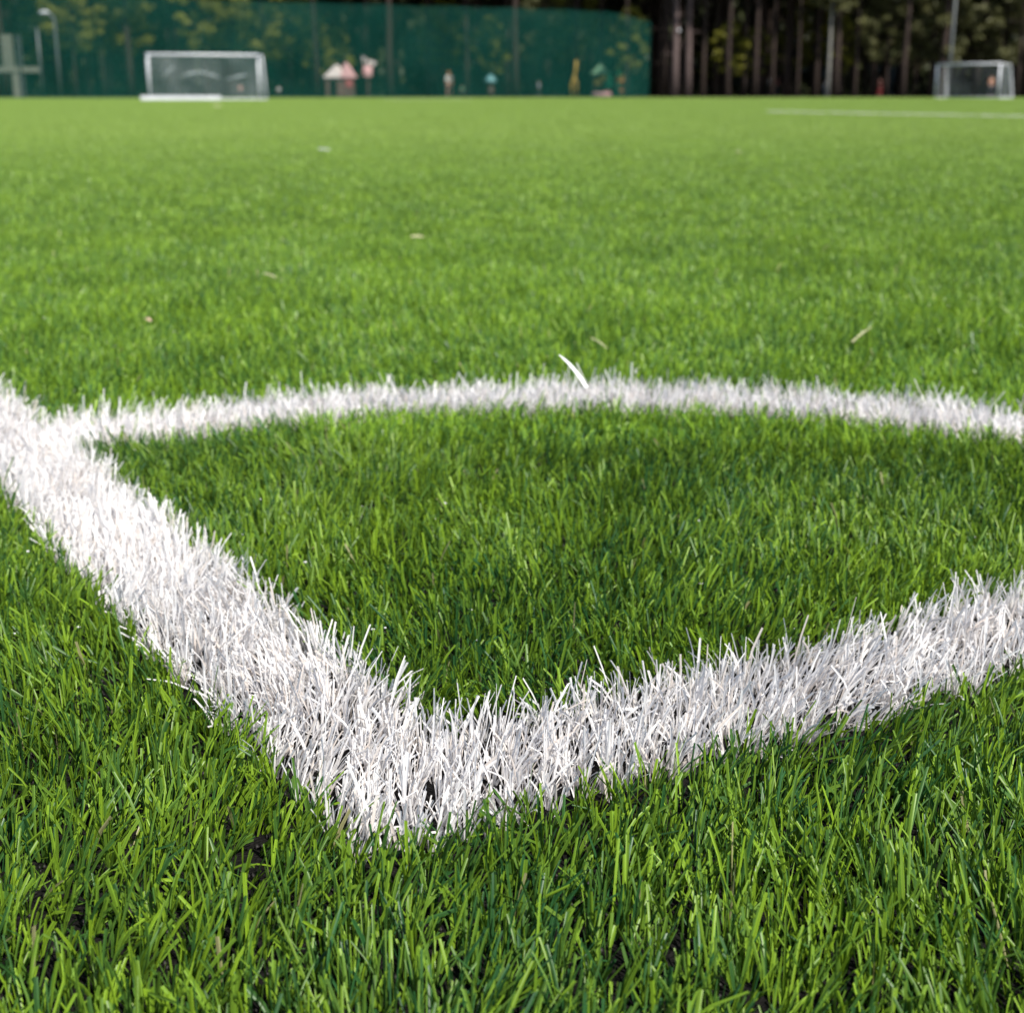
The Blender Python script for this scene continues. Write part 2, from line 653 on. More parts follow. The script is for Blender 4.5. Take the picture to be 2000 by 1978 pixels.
# ------------------------------------------------------------------ litter on the turf
def ribbon(name, pts, w, m, label, cat, group=None):
    pts = [Vector(p) for p in pts]
    b = MB()
    up = Vector((0, -0.5, 1)).normalized()
    vv, ff = [], []
    n_ = len(pts)
    for i, p in enumerate(pts):
        t = (pts[min(i + 1, n_ - 1)] - pts[max(i - 1, 0)]).normalized()
        s = t.cross(up).normalized()
        nn = s.cross(t).normalized()
        k = 1 - 0.75 * (i / (n_ - 1)) ** 3
        for sx, sz in ((-1, 0), (0, 0.35), (1, 0), (0, 0.1)):
            vv.append(p + s * (w / 2 * sx * k) + nn * (w / 2 * sz * k))
    for i in range(n_ - 1):
        for j in range(4):
            ff.append((i * 4 + j, i * 4 + (j + 1) % 4, i * 4 + 4 + (j + 1) % 4, i * 4 + 4 + j))
    ff += [(3, 2, 1, 0), tuple((n_ - 1) * 4 + j for j in range(4))]
    b.poly(vv, ff)
    return tag(b.build(name, m), label, cat, group)


M_LOOSE = mat('white_loose_fibre', (0.74, 0.74, 0.74), 0.5, transl=0.3)
M_STRAW = mat('dry_straw', (0.38, 0.37, 0.20), 0.7, (80, 0.2))
M_DRY = mat('dry_leaf', (0.42, 0.30, 0.20), 0.7, (60, 0.25))


def between(a, b, Ya, Yb, sag=0.004, n_=7):
    A, B = at(*a, Ya), at(*b, Yb)
    return [A.lerp(B, i / (n_ - 1)) + Vector((0, 0, sag * math.sin(PI * i / (n_ - 1)))) for i in range(n_)]


ribbon('loose_fibre', between((1146, 757), (1092, 693), 1.225, 1.255, 0.003), 0.0042, M_LOOSE,
       'single long white fibre sticking up out of the corner arc', 'turf fibre')


def lying(name, a, b, w, m, label, cat, group=None, z=0.031):
    A, B = gp(*a, z), gp(*b, z)
    pts = [A.lerp(B, i / 5) + Vector((0, 0, 0.002 * math.sin(PI * i / 5))) for i in range(6)]
    return ribbon(name, pts, w, m, label, cat, group)


lying('dry_straw', (1155, 660), (1186, 681), 0.0035, M_STRAW, 'short pale straw lying just beyond the upright white fibre', 'straw')
lying('dry_straw', (1664, 668), (1704, 638), 0.0028, M_STRAW, 'long thin straw lying slantwise on open turf right of the arc top', 'straw')
lying('dry_leaf', (803, 462), (829, 463), 0.009, M_STRAW, 'flat pale straw scrap on the middle turf, beyond the arc', 'straw')
lying('dry_leaf', (515, 534), (540, 543), 0.006, M_STRAW, 'pale straw scrap lying on the turf far left beyond the arc', 'straw')
lying('dry_leaf', (284, 622), (295, 628), 0.008, M_DRY, 'small pinkish brown leaf lying beyond the left end of the arc', 'leaf')
lying('dry_leaf', (624, 291), (645, 293), 0.022, M_LOOSE, 'whitish leaf lying on the distant turf in front of the framed goal', 'leaf')
lying('dry_leaf', (1438, 296), (1448, 298), 0.020, M_STRAW, 'little pale leaf lying on distant turf short of the faint line', 'leaf')
lying('dry_leaf', (419, 207), (431, 208), 0.16, M_STRAW, 'yellowish leaf heap on the turf right before the square goal', 'leaf')

# white specks in the turf
ns = 70
b = MB()
for i in range(ns):
    p = gp(rng.uniform(-100, 2100), 560 + 700 * rng.random() ** 1.3, rng.uniform(0.014, 0.029))
    b.ball(p, rng.uniform(0.0004, 0.0013), 1.4, 1, 0.7, 6, 4)
tag(b.build('white_crumbs', M_LOOSE), 'tiny white specks scattered in the green fibres', 'crumbs', kind='stuff')


# ------------------------------------------------------------------ goals
def net_mat(name, col, cover, scale, wire, rot=0.0):
    """Woven net: opaque threads on an object-space lattice, open between them, with part of the light passing through."""
    m = bpy.data.materials.new(name)
    m.use_nodes = True
    n = m.node_tree.nodes
    l = m.node_tree.links
    b = n['Principled BSDF']
    b.inputs['Base Color'].default_value = (*col, 1)
    b.inputs['Roughness'].default_value = 0.7
    b.inputs['Specular IOR Level'].default_value = 0.2
    tl = n.new('ShaderNodeBsdfTranslucent')
    tl.inputs[0].default_value = (*col, 1)
    mx = n.new('ShaderNodeMixShader')
    mx.inputs[0].default_value = 0.35
    l.new(b.outputs[0], mx.inputs[1])
    l.new(tl.outputs[0], mx.inputs[2])
    tr = n.new('ShaderNodeBsdfTransparent')
    tcx = n.new('ShaderNodeTexCoord')
    nz = n.new('ShaderNodeTexNoise')
    nz.inputs['Scale'].default_value = scale
    nz.inputs['Detail'].default_value = 3
    l.new(tcx.outputs['Object'], nz.inputs['Vector'])
    mp = n.new('ShaderNodeMapRange')
    mp.inputs[1].default_value = 0.3
    mp.inputs[2].default_value = 0.7
    mp.inputs[3].default_value = cover - wire
    mp.inputs[4].default_value = cover + wire
    l.new(nz.outputs['Fac'], mp.inputs[0])
    m2 = n.new('ShaderNodeMixShader')
    l.new(mp.outputs[0], m2.inputs[0])
    l.new(tr.outputs[0], m2.inputs[1])
    l.new(mx.outputs[0], m2.inputs[2])
    l.new(m2.outputs[0], n['Material Output'].inputs[0])
    return m


M_FOLD = net_mat('gathered_goal_net', (0.50, 0.55, 0.56), 0.35, 3.0, 0.15)
M_GOALNET = net_mat('goal_net', (0.50, 0.55, 0.56), 0.10, 0.9, 0.06)


def sheet(b, f, nu, nv):
    g = [[b.bm.verts.new(f(i / nu, j / nv)) for j in range(nv + 1)] for i in range(nu + 1)]
    for i in range(nu):
        for j in range(nv):
            b.bm.faces.new((g[i][j], g[i + 1][j], g[i + 1][j + 1], g[i][j + 1]))


def make_goal(loc, rz, W, H, top_d, bot_d, flare, label):
    """Mouth in the local plane y=0 from x=0 to W, depth along +y."""
    g = empty('football_goal', loc, label, 'goal', rz=rz)
    r = 0.052
    for x in (0, W):
        MB().tube([(x, 0, 0), (x, 0, H - r)], r, 14).build('goalpost', M_POST, g, True)
    MB().tube([(-r, 0, H), (W + r, 0, H)], r, 14).build('crossbar', M_POST, g, True)
    for x, s in ((0, -1), (W, 1)):
        MB().tube([(x, 0, H), (x + s * flare * 0.3, top_d, H - 0.03), (x + s * flare * 0.42, top_d + 0.06, H - 0.18), (x + s * flare, bot_d, 0.04), (x, 0, 0.04)],
                  0.03, 10).build('stanchion', M_POST, g, True)
    MB().tube([(-flare, bot_d, 0.06), (W + flare, bot_d, 0.06)], 0.028, 10).build('ground_bar', M_POST, g, True)
    b = MB()

    def back(u, v):
        x = u * W
        f = (2 * u - 1) * flare
        if v < 0.2:
            k = v / 0.2
            return Vector((x + f * 0.3 * k, top_d * k, H - 0.05 - 0.05 * math.sin(PI * u) * k))
        k = (v - 0.2) / 0.8
        bl = 0.10 * math.sin(PI * k) * (0.6 + 0.4 * math.sin(9 * u + 2))
        return Vector((x + f * (0.35 + 0.65 * k), top_d + (bot_d - top_d) * k + bl, (H - 0.08) * (1 - k) + 0.03 + 0.02 * math.sin(14 * u)))
    sheet(b, back, 26, 16)
    for sgn, x in ((-1, 0.0), (1, W)):
        def side(u, v, sgn=sgn, x=x):
            d = top_d + (bot_d - top_d) * v
            return Vector((x + sgn * flare * (0.3 + 0.7 * v) * u + 0.03 * math.sin(6 * v) * math.sin(PI * u), d * u, (H - 0.06) * (1 - v) + 0.03))
        sheet(b, side, 5, 12)
    b.build('net', M_GOALNET, g, True)
    return g


def X_at(px, Y):
    return at(px, 186, Y).x


# left goal: seen from behind its net, ground bar towards the camera
YL = 60.5
pL, pR = at(293, 195, YL), at(508, 195, YL + 1.6)
g1 = make_goal((pR.x, pR.y, 0), math.atan2(pL.y - pR.y, pL.x - pR.x), math.hypot(pR.x - pL.x, pR.y - pL.y), 1.85, 0.75, 1.15, 0.10,
               'wide white football goal with drooping net before the green fence')
for ln in (((352, 150), (372, 143), (392, 141), (412, 146), (432, 153)), ((318, 152), (330, 140), (340, 130)), ((440, 156), (462, 150), (486, 146))):
    inv = g1.matrix_basis.inverted()
    b = MB()
    b.tube([inv @ at(px_, py_, YL - 0.72 + (py_ - 140) * -0.008) for px_, py_ in ln], [0.015] + [0.05] * (len(ln) - 2) + [0.015], 8)
    b.build('gathered_net', M_FOLD, g1, True)
# a white plank lies on the turf along the goal's back
q = at(275, 196, YL - 1.4)
q2 = at(432, 196, YL - 0.9)
pk = empty('white_plank', (q.x, q.y, 0), 'long white plank lying along the foot of the wide goal', 'plank', rz=math.atan2(q2.y - q.y, q2.x - q.x))
MB().box((0, -0.04, 0.02), ((q2 - q).length, 0.04, 0.20), 0.01).build('board', M_POST, pk)
for t in (0.12, 0.88):
    L_ = (q2 - q).length * t
    MB().box((L_ - 0.04, -0.15, 0.0), (L_ + 0.04, 0.12, 0.02), 0.004).build('foot', M_POST, pk)
# right goal: mouth towards the camera, turned so that its depth shows beside the far post
YR = 78
a1, a2 = at(1826, 193, YR), at(1948, 193, YR - 3.2)
g2 = make_goal((a1.x, a1.y, 0), math.atan2(a2.y - a1.y, a2.x - a1.x), math.hypot(a2.x - a1.x, a2.y - a1.y), 1.74, 0.75, 1.15, 0.10,
               'small white football goal at an angle before the dark wood')


# ------------------------------------------------------------------ ball stop fence with green net
M_FNET = net_mat('green_fence_net', (0.0005, 0.066, 0.050), 0.42, 0.35, 0.08)
fence = empty('ball_stop_fence', (0, 0, 0), 'tall dark green mesh fence on thin posts along the far touchline', 'fence')
FA = at(-560, 186, 66)
FB = at(1268, 186, 92)
FA.z = FB.z = 0
posts = [-0.02]
fdir = (FB - FA)
flen = fdir.length
fdir.normalize()


def fence_s(px):
    """Parameter along the fence where it crosses the photo column px."""
    d = ray(px, 186)
    # solve FA + s*fdir = lambda*d in xy
    det = fdir.x * -d.y + d.x * fdir.y
    return (FA.x * d.y - FA.y * d.x) / det if False else ((-FA.x) * -d.y - (-FA.y) * -d.x) / det


ps = [0.02] + [fence_s(p) for p in (-330, -120, 45, 195, 340, 484, 626, 754, 880, 1000, 1110, 1200)] + [flen - 0.03]
top_px = [(-600, -60), (400, -2), (527, 2), (760, 9), (950, 14), (1080, 18), (1180, 22), (1222, 30), (1268, 44)]


def net_top(s):
    p = FA + fdir * s
    zc = p.y * CP + CAM_H * SP
    px = 1000 + F * p.x / zc
    ty = np.interp(px, [a for a, _ in top_px], [b_ for _, b_ in top_px])
    return at(px, ty, p.y).z


for s in ps:
    p = FA + fdir * s
    MB().tube([(p.x, p.y + 0.06, 0), (p.x, p.y + 0.06, net_top(s) + 0.05)], 0.045, 10).build('post', M_DARKSTEEL, fence, True)
for s0, s1 in zip(ps, ps[1:]):
    b = MB()
    nu = 8

    def fn(u, v, s0=s0, s1=s1):
        s = s0 + (s1 - s0) * u
        p = FA + fdir * s
        z = 0.03 + v * (net_top(s) - 0.03 - 0.05 * math.sin(PI * u))
        off = 0.05 * math.sin(PI * u) * math.sin(2.2 * v * PI + s0)
        return Vector((p.x - fdir.y * off, p.y - 0.0 + fdir.x * off, z))
    sheet(b, fn, nu, 14)
    b.build('net_panel', M_FNET, fence, True)
b = MB()
b.tube([FA + fdir * s + Vector((0, 0.02, net_top(s) + 0.01)) for s in np.linspace(0.1, flen - 0.1, 40)], 0.015, 6)
b.build('top_cable', M_DARKSTEEL, fence)


# ------------------------------------------------------------------ trees
def leaf_cloud(centres, radii, n_leaf, size, flat=0.0, seed=1):
    r = np.random.default_rng(seed)
    nc_ = len(centres)
    w = np.array(radii) ** 2
    idx = r.choice(nc_, n_leaf, p=w / w.sum())
    d = r.normal(0, 1, (n_leaf, 3))
    d /= np.linalg.norm(d, axis=1)[:, None]
    p = np.array(centres)[idx] + d * (np.array(radii)[idx] * r.random(n_leaf) ** 0.45)[:, None] * np.array([1, 1, 0.6])
    a = r.normal(0, 1, (n_leaf, 3))
    a[:, 2] *= (1 - flat)
    a /= np.linalg.norm(a, axis=1)[:, None]
    c = np.cross(a, r.normal(0, 1, (n_leaf, 3)))
    c /= np.linalg.norm(c, axis=1)[:, None]
    s = r.uniform(0.5, 1.3, n_leaf)[:, None] * size
    nrm = np.cross(a, c)
    v = np.stack([p - a * s, p - c * s * 0.5 + nrm * s * 0.1, p + a * s, p + c * s * 0.5 + nrm * s * 0.1], 1).reshape(-1, 3)
    return v, np.arange(n_leaf * 4).reshape(-1, 4)


def pine(seed, H, r0, bark, name='pine_tree', low=0.42):
    r = random.Random(seed)
    root = empty(name, (0, 0, 0))
    b = MB()
    bend = [(r.uniform(-.12, .12), r.uniform(-.12, .12)) for _ in range(9)]
    pts = [(bend[i][0] * i / 4, bend[i][1] * i / 4, H * i / 8 - (0.1 if i == 0 else 0)) for i in range(9)]
    b.tube(pts, [r0 * (1.25 if i == 0 else 1 - 0.78 * i / 8) for i in range(9)], 10)
    cs, rs = [], []
    for k in range(34):
        z = H * (low + (0.98 - low) * (k / 33))
        az = k * 2.4 + r.uniform(-.4, .4)
        ln = (H * 0.16) * (1.15 - 0.75 * (k / 33)) * r.uniform(0.6, 1.2)
        tip = Vector((math.cos(az) * ln, math.sin(az) * ln, z + r.uniform(-0.5, 0.6)))
        b.tube([(0, 0, z - 0.2), tuple(tip * 0.5 + Vector((0, 0, z * 0.5 - 0.05))), tuple(tip)], [0.05, 0.035, 0.015], 5, False)
        for t in (0.55, 0.8, 1.0):
            cs.append((tip.x * t + r.uniform(-.3, .3), tip.y * t + r.uniform(-.3, .3), z + (tip.z - z) * t))
            rs.append(r.uniform(0.45, 0.9))
    for k in range(9):       # bare dead stubs below the crown
        z = H * r.uniform(0.10, low)
        az = r.uniform(0, 2 * PI)
        ln = r.uniform(0.5, 1.6)
        b.tube([(0, 0, z), (math.cos(az) * ln, math.sin(az) * ln, z + r.uniform(-0.25, 0.2))], [0.03, 0.01], 5, False)
    b.build('trunk', bark, root, True)
    v, q_ = leaf_cloud(cs, rs, 4200, 0.24, 0.2, seed)
    link('crown', np_mesh('pine_crown', v, q_), M_NEEDLE, root)
    return root


def broadleaf(seed, H, r0, bark, leaf, name, spread, low, n_leaf=5200, size=0.13):
    r = random.Random(seed)
    root = empty(name, (0, 0, 0))
    b = MB()
    pts = [(r.uniform(-.1, .1) * i / 3, r.uniform(-.1, .1) * i / 3, H * 0.93 * i / 6 - (0.1 if i == 0 else 0)) for i in range(7)]
    b.tube(pts, [r0 * (1.2 if i == 0 else 1 - 0.85 * i / 6) for i in range(7)], 9)
    cs, rs = [], []
    for k in range(26):
        t = k / 25
        z = H * (low + (0.97 - low) * t)
        az = k * 2.4 + r.uniform(-.6, .6)
        ln = spread * math.sin(PI * (0.18 + 0.78 * t)) * r.uniform(0.45, 1.15)
        tip = Vector((math.cos(az) * ln, math.sin(az) * ln, z + ln * 0.25))
        b.tube([(0, 0, z - 0.25 * ln), (tip.x * 0.5, tip.y * 0.5, z), tuple(tip)], [r0 * 0.3, r0 * 0.2, r0 * 0.07], 5, False)
        for u in (0.6, 1.0):
            cs.append((tip.x * u + r.uniform(-.25, .25), tip.y * u + r.uniform(-.25, .25), z + ln * 0.25 * u))
            rs.append(r.uniform(0.3, 0.62) * spread * 0.42)
    b.build('trunk', bark, root, True)
    v, q_ = leaf_cloud(cs, rs, n_leaf, size, 0.0, seed)
    link('crown', np_mesh('leaf_crown', v, q_), leaf, root)
    return root


G_PINE = 'dark pines of the wood behind the pitch'
L_PINE = 'tall dark pine trunk among many others in the wood behind the pitch'
protos = [pine(11, 19, 0.17, M_BARK), pine(12, 21, 0.20, M_BARK), pine(13, 18, 0.15, M_BARK), pine(14, 20, 0.23, M_BARK)]
spots = []
r = random.Random(5)
for row in range(9):
    Y = 97 + row * 5.2
    half = 0.40 * Y + 7
    x = -half
    while x < half:
        x += r.uniform(3.2, 6.6)
        spots.append((x, Y + r.uniform(-2.0, 2.0)))
for i, (x, y) in enumerate(spots):
    o = protos[i] if i < 4 else copy_tree(protos[r.randrange(4)])
    o.location = (x, y, 0)
    o.rotation_euler.z = r.uniform(0, 6.28)
    o.scale = (1, 1, r.uniform(0.9, 1.15))
    tag(o, L_PINE, 'pine tree', G_PINE)
# pines told apart by their pale bark
for px, Y, r0, lb in ((1316, 95.2, 0.26, 'thick pale pinkish pine trunk, taller of the close pair beside the net end'),
                      (1342, 96.0, 0.24, 'pale greyish pine trunk, right half of the close pair beside the net end')):
    o = pine(px, 20, r0, M_PALEBARK)
    o.location = (X_at(px, Y), Y, 0)
    tag(o, lb, 'pine tree')
for k, px in enumerate((1222, 1288, 1302, 1372, 1397, 1420, 1452, 1482, 1506, 1532, 1556, 1592, 1640, 1668, 1706, 1762, 1816, 1905, 1985)):
    Y = 95.5 + (k * 7 % 5) * 1.3
    o = copy_tree(protos[k % 4])
    o.location = (X_at(px, Y), Y, 0)
    o.rotation_euler.z = r.uniform(0, 6.28)
    w_ = r.uniform(0.55, 1.0)
    o.scale = (w_, w_, r.uniform(0.95, 1.15))
    tag(o, L_PINE, 'pine tree', G_PINE)
# birches and lime green saplings at the edge of the wood
o = broadleaf(31, 12, 0.13, M_BIRCH, M_DULL, 'birch_tree', 2.2, 0.45)
o.location = (X_at(1616, 95), 95, 0)
tag(o, 'slim whitish birch trunk standing alone at the front of the dark wood', 'birch tree')

sap = [broadleaf(41, 5.2, 0.06, M_BARK, M_LEAF, 'sapling', 1.3, 0.30, 2600, 0.12),
       broadleaf(42, 8.5, 0.10, M_BARK, M_LEAF, 'sapling', 2.4, 0.30, 4200, 0.14),
       broadleaf(43, 7.0, 0.09, M_BARK, M_DULL, 'sapling', 2.6, 0.28, 4600, 0.14)]
used = [0, 0, 0]
G_NET = 'yellow green young trees seen through the fence net'
G_EDGE = 'young trees with thin spring leaves in front of the dark wood'
G_DULL = 'olive leaved trees behind the angled goal'
plan = [(1, 150, 96, G_NET), (1, 205, 98, G_NET), (1, 255, 101, G_NET), (1, 95, 104, G_NET), (1, 405, 96, G_NET), (1, 455, 97, G_NET), (1, 520, 97, G_NET),
        (1, 570, 99, G_NET), (0, 620, 98, G_NET), (0, 660, 101, G_NET), (1, 870, 104, G_NET), (2, 1040, 101, G_NET), (1, 1120, 103, G_NET), (0, 960, 99, G_NET),
        (2, 330, 104, G_NET), (0, 1225, 96, G_NET), (1, -60, 99, G_NET), (1, -160, 96, G_NET),
        (0, 1426, 98, G_EDGE), (0, 1468, 101, G_EDGE), (0, 1545, 104, G_EDGE), (1, 1585, 108, G_EDGE), (0, 1640, 99, G_EDGE), (0, 1390, 107, G_EDGE),
        (2, 1690, 104, G_DULL), (2, 1730, 98, G_DULL), (2, 1785, 101, G_DULL), (2, 1840, 97, G_DULL), (2, 1895, 102, G_DULL), (2, 1950, 98, G_DULL), (2, 2010, 101, G_DULL),
        (2, 2080, 97, G_DULL), (2, 2180, 99, G_DULL)]
TXT = {G_NET: 'yellow green leafy young tree growing behind the dark green net', G_EDGE: 'slender lime green sapling at the edge of the dark wood',
       G_DULL: 'bushy olive green tree standing behind the small angled goal'}
for k, px, Y, g in plan:
    o = sap[k] if not used[k] else copy_tree(sap[k])
    used[k] = 1
    o.location = (X_at(px, Y), Y, 0)
    o.rotation_euler.z = r.uniform(0, 6.28)
    o.scale = (1, 1, r.uniform(0.85, 1.2))
    tag(o, TXT[g], 'young tree', g)

# far wood, one mass
cs, rs = [], []
for gx in range(-48, 49):
    for gz in range(0, 15):
        cs.append((gx * 2.1 + r.uniform(-1, 1), r.uniform(146, 164), gz * 2.1 + r.uniform(-0.6, 1)))
        rs.append(r.uniform(1.7, 2.8))
v, q_ = leaf_cloud(cs, rs, 150000, 0.8, 0.0, 99)
tag(link('woodland', np_mesh('woodland', v, q_), M_NEEDLE), 'dark mass of distant wood filling the gaps between the trunks', 'woodland', kind='stuff')
# wooded rise behind it
hv, hf = [], []
for i in range(41):
    for j in range(9):
        hv.append((-260 + 13 * i, 168 + 9 * j, -0.1 + 34 * (j / 8) ** 0.8 + (2.0 * math.sin(i * 1.7 + j) if j else 0)))
for i in range(40):
    for j in range(8):
        a_ = i * 9 + j
        hf.append((a_, a_ + 9, a_ + 10, a_ + 1))
me = bpy.data.meshes.new('hillside')
me.from_pydata(hv, [], hf)
tag(link('hillside', me, mat('hillside_cover', (0.018, 0.022, 0.010), 0.95, (0.25, 0.5)), smooth=True), kind='structure')
# undergrowth below the trees
cs, rs = [], []
for i in range(420):
    y = r.uniform(103, 140)
    cs.append((r.uniform(-0.45, 0.45) * y, y, r.uniform(0.1, 0.8)))
    rs.append(r.uniform(0.5, 1.2))
v, q_ = leaf_cloud(cs, rs, 14000, 0.20, 0.0, 98)
tag(link('undergrowth', np_mesh('undergrowth', v, q_), M_NEEDLE), 'low dark undergrowth on the floor of the wood', 'undergrowth', kind='stuff')


# ------------------------------------------------------------------ lamps and poles
def lamp_post(px_base, Y, top_py, arm, label):
    base = X_at(px_base, Y)
    H = at(px_base, top_py, Y).z
    g = empty('street_lamp', (base, Y, 0), label, 'street lamp')
    MB().tube([(0, 0, 0), (0, 0, H * 0.5), (0, 0, H - 0.35), (arm * 0.35, 0, H - 0.1), (arm, 0, H)], [0.085, 0.075, 0.06, 0.05, 0.04], 12).build('pole', M_STEEL, g, True)
    MB().box((-0.13, -0.13, 0), (0.13, 0.13, 0.03), 0.01).build('base_plate', M_STEEL, g)
    h = MB()
    h.ball((arm * 1.35, 0, H + 0.02), 0.22, 1.35, 0.8, 0.55, 16, 10)
    h.build('lamp_head', M_POST, g, True)
    return g


lamp_post(119, 80, 26, -0.38, 'grey street lamp with white bent head left of the wide goal')
gpole = empty('flood_pole', (X_at(1850, 93), 93, 0), 'plain grey metal pole rising behind the small angled goal', 'pole')
Hp = 8.5
M_WSTEEL = mat('weathered_steel', (0.085, 0.095, 0.095), 0.6)
MB().tube([(0, 0, 0), (0, 0, 3), (0, 0, Hp)], [0.11, 0.10, 0.07], 12).build('shaft', M_WSTEEL, gpole, True)
MB().box((-0.18, -0.18, 0), (0.18, 0.18, 0.04), 0.01).build('base_plate', M_STEEL, gpole)
MB().box((-0.3, -0.12, Hp), (0.3, 0.12, Hp + 0.35), 0.03).build('floodlight', M_STEEL, gpole)
q = X_at(84, 79)
gp2 = empty('metal_post', (q, 79, 0), 'thin grey metal post between pale ribbed panel and street lamp', 'post')
MB().tube([(0, 0, 0), (0, 0, 3.6)], 0.06, 10).build('shaft', M_STEEL, gp2, True)
MB().tube([(0, 0, 3.6), (0, 0, 3.66)], [0.075, 0.05], 10).build('cap', M_STEEL, gp2, True)
q = at(1326, 60, 94.9)
gl = empty('wall_lamp', q, 'little round white lamp fixed high on the thick pale trunk', 'lamp')
MB().ball((0, 0, 0), 0.09).build('globe', M_POST, gl, True)
MB().tube([(0, 0, 0.06), (0, 0.3, 0.10)], 0.02, 8).build('bracket', M_STEEL, gl)

# pale steel frame with a ribbed panel at the far left
Y = 84
M_HUT = mat('pale_cladding', (0.16, 0.165, 0.13), 0.8, (2, 0.15))
x0 = X_at(33, Y)
fr = empty('equipment_frame', (x0, Y, 0), 'pale ribbed panel and columns joined by a beam at the left edge', 'steel frame')
rel = lambda px: X_at(px, Y) - x0
zt_, zb1, zb0 = at(20, 67, Y).z, at(20, 131, Y).z, at(20, 142, Y).z
b = MB()
nr = int((zt_ - zb1) / 0.16)
for k in range(nr):
    z0_ = zb1 + 0.006 + k * 0.16
    b.box((rel(12), 0.0 if k % 2 else 0.03, z0_), (rel(33), 0.12, z0_ + 0.154))
b.build('ribbed_panel', M_HUT, fr)
MB().box((rel(34) - 0.22, 0.02, 0), (rel(34) + 0.16, 0.14, zb0 - 0.004), 0.01).build('leg', M_HUT, fr)
MB().box((rel(41), 0.02, 0), (rel(49), 0.14, zb0 - 0.004), 0.01).build('leg', M_STEEL, fr)
MB().box((rel(41), 0.02, zb1 + 0.006), (rel(49), 0.14, zt_ - 0.05), 0.01).build('column', M_STEEL, fr)
MB().box((rel(-60), -0.03, zb0), (rel(80), 0.17, zb1), 0.015).build('beam', M_HUT, fr)
MB().box((rel(-58), 0.02, 0), (rel(-48), 0.14, zb0 - 0.004), 0.01).build('leg', M_STEEL, fr)


# ------------------------------------------------------------------ playground
M_PINK = mat('pink_roof', (0.62, 0.36, 0.36), 0.6, (3, 0.15))
M_CREAM = mat('cream_paint', (0.72, 0.64, 0.60), 0.6)
M_WOOD = mat('brown_wood', (0.10, 0.06, 0.05), 0.8, (4, 0.3))
M_RED = mat('red_paint', (0.32, 0.09, 0.09), 0.5)
M_YEL = mat('yellow_paint', (0.42, 0.27, 0.04), 0.5)
M_CO = mat('orange_cloth', (0.22, 0.085, 0.03), 0.8)
M_ORANGE = mat('orange_paint', (0.45, 0.19, 0.04), 0.5)
M_GRN = mat('green_paint', (0.02, 0.28, 0.14), 0.5)
M_TEAL = mat('teal_paint', (0.11, 0.25, 0.27), 0.5)


def gable(b, x0, x1, y0, y1, z0, z1, peak):
    xm = x0 + (x1 - x0) * peak
    b.poly([(x0, y0, z0), (x1, y0, z0), (xm, y0, z1), (x0, y1, z0), (x1, y1, z0), (xm, y1, z1)],
           [(0, 1, 2), (5, 4, 3), (0, 2, 5, 3), (2, 1, 4, 5), (1, 0, 3, 4)])


Y = 96
s = at(0, 186, Y)
x0 = X_at(634, Y)
x1 = X_at(691, Y)
W_ = x1 - x0
ph = empty('playhouse', (x0, Y, 0), 'small brown playhouse with pink and cream roof behind the net', 'playhouse')
z_e = at(660, 152, Y).z
z_p = at(660, 122, Y).z
MB().box((0.08, 0.1, 0), (W_ - 0.08, 1.6, z_e)).build('wall', M_WOOD, ph)
b = MB()
gable(b, -0.1, W_ * 0.72, 0, 1.7, z_e + 0.003, z_p - 0.15, 0.6)
b.build('roof', M_CREAM, ph)
b = MB()
gable(b, W_ * 0.55, W_ + 0.1, -0.05, 1.75, z_e + 0.006, z_p, 0.35)
b.build('porch_roof', M_PINK, ph)
MB().box((W_ * 0.74, 0.04, z_e - 0.6), (W_ * 0.97, 0.097, z_e - 0.05), 0.01).build('shutter', M_RED, ph)
MB().box((W_ * 0.2, 0.05, 0.05), (W_ * 0.42, 0.097, z_e - 0.15), 0.01).build('door', M_DARKSTEEL, ph)

Y = 97
tx = X_at(719, Y)
tw = empty('play_turret', (tx, Y, 0), 'slim turret with ragged pale pennants beside the pink roof', 'play turret')
zt = at(719, 108, Y).z
zb = at(719, 150, Y).z
MB().tube([(0, 0, 0), (0, 0, zb)], 0.06, 10).build('pole', M_WOOD, tw)
MB().tube([(0, 0, zb), (0, 0, zb + 0.4), (0, 0, zt - 0.7)], [0.28, 0.34, 0.26], 8).build('cabin', M_PINK, tw)
for k, (dx, h) in enumerate(((-0.36, 0), (0.0, -0.25), (0.36, -0.35))):
    b = MB()
    b.tube([(dx * 0.5, 0, zt - 0.8), (dx, 0, zt + h)], 0.02, 6)
    b.poly([(dx, 0.03, zt + h), (dx + 0.3, 0.06, zt + h - 0.16), (dx * 0.9, 0.03, zt + h - 0.36), (dx, -0.03, zt + h), (dx + 0.3, -0.02, zt + h - 0.16), (dx * 0.9, -0.03, zt + h - 0.36)],
           [(0, 1, 2), (5, 4, 3), (0, 3, 4, 1), (1, 4, 5, 2), (2, 5, 3, 0)])
    b.build('pennant', M_CREAM, tw)

Y = 97
mx_ = X_at(958, Y)
mu = empty('play_canopy', (mx_, Y, 0), 'brown post with rounded light blue canopy in the playground', 'canopy')
MB().tube([(0, 0, 0), (0, 0, 0.95)], [0.24, 0.18], 10).build('post', M_WOOD, mu, True)
MB().tube([(0, 0, 0.95), (0, 0, 1.05), (0, 0, 1.25), (0, 0, 1.45)], [0.42, 0.40, 0.28, 0.05], 14).build('canopy', M_TEAL, mu, True)

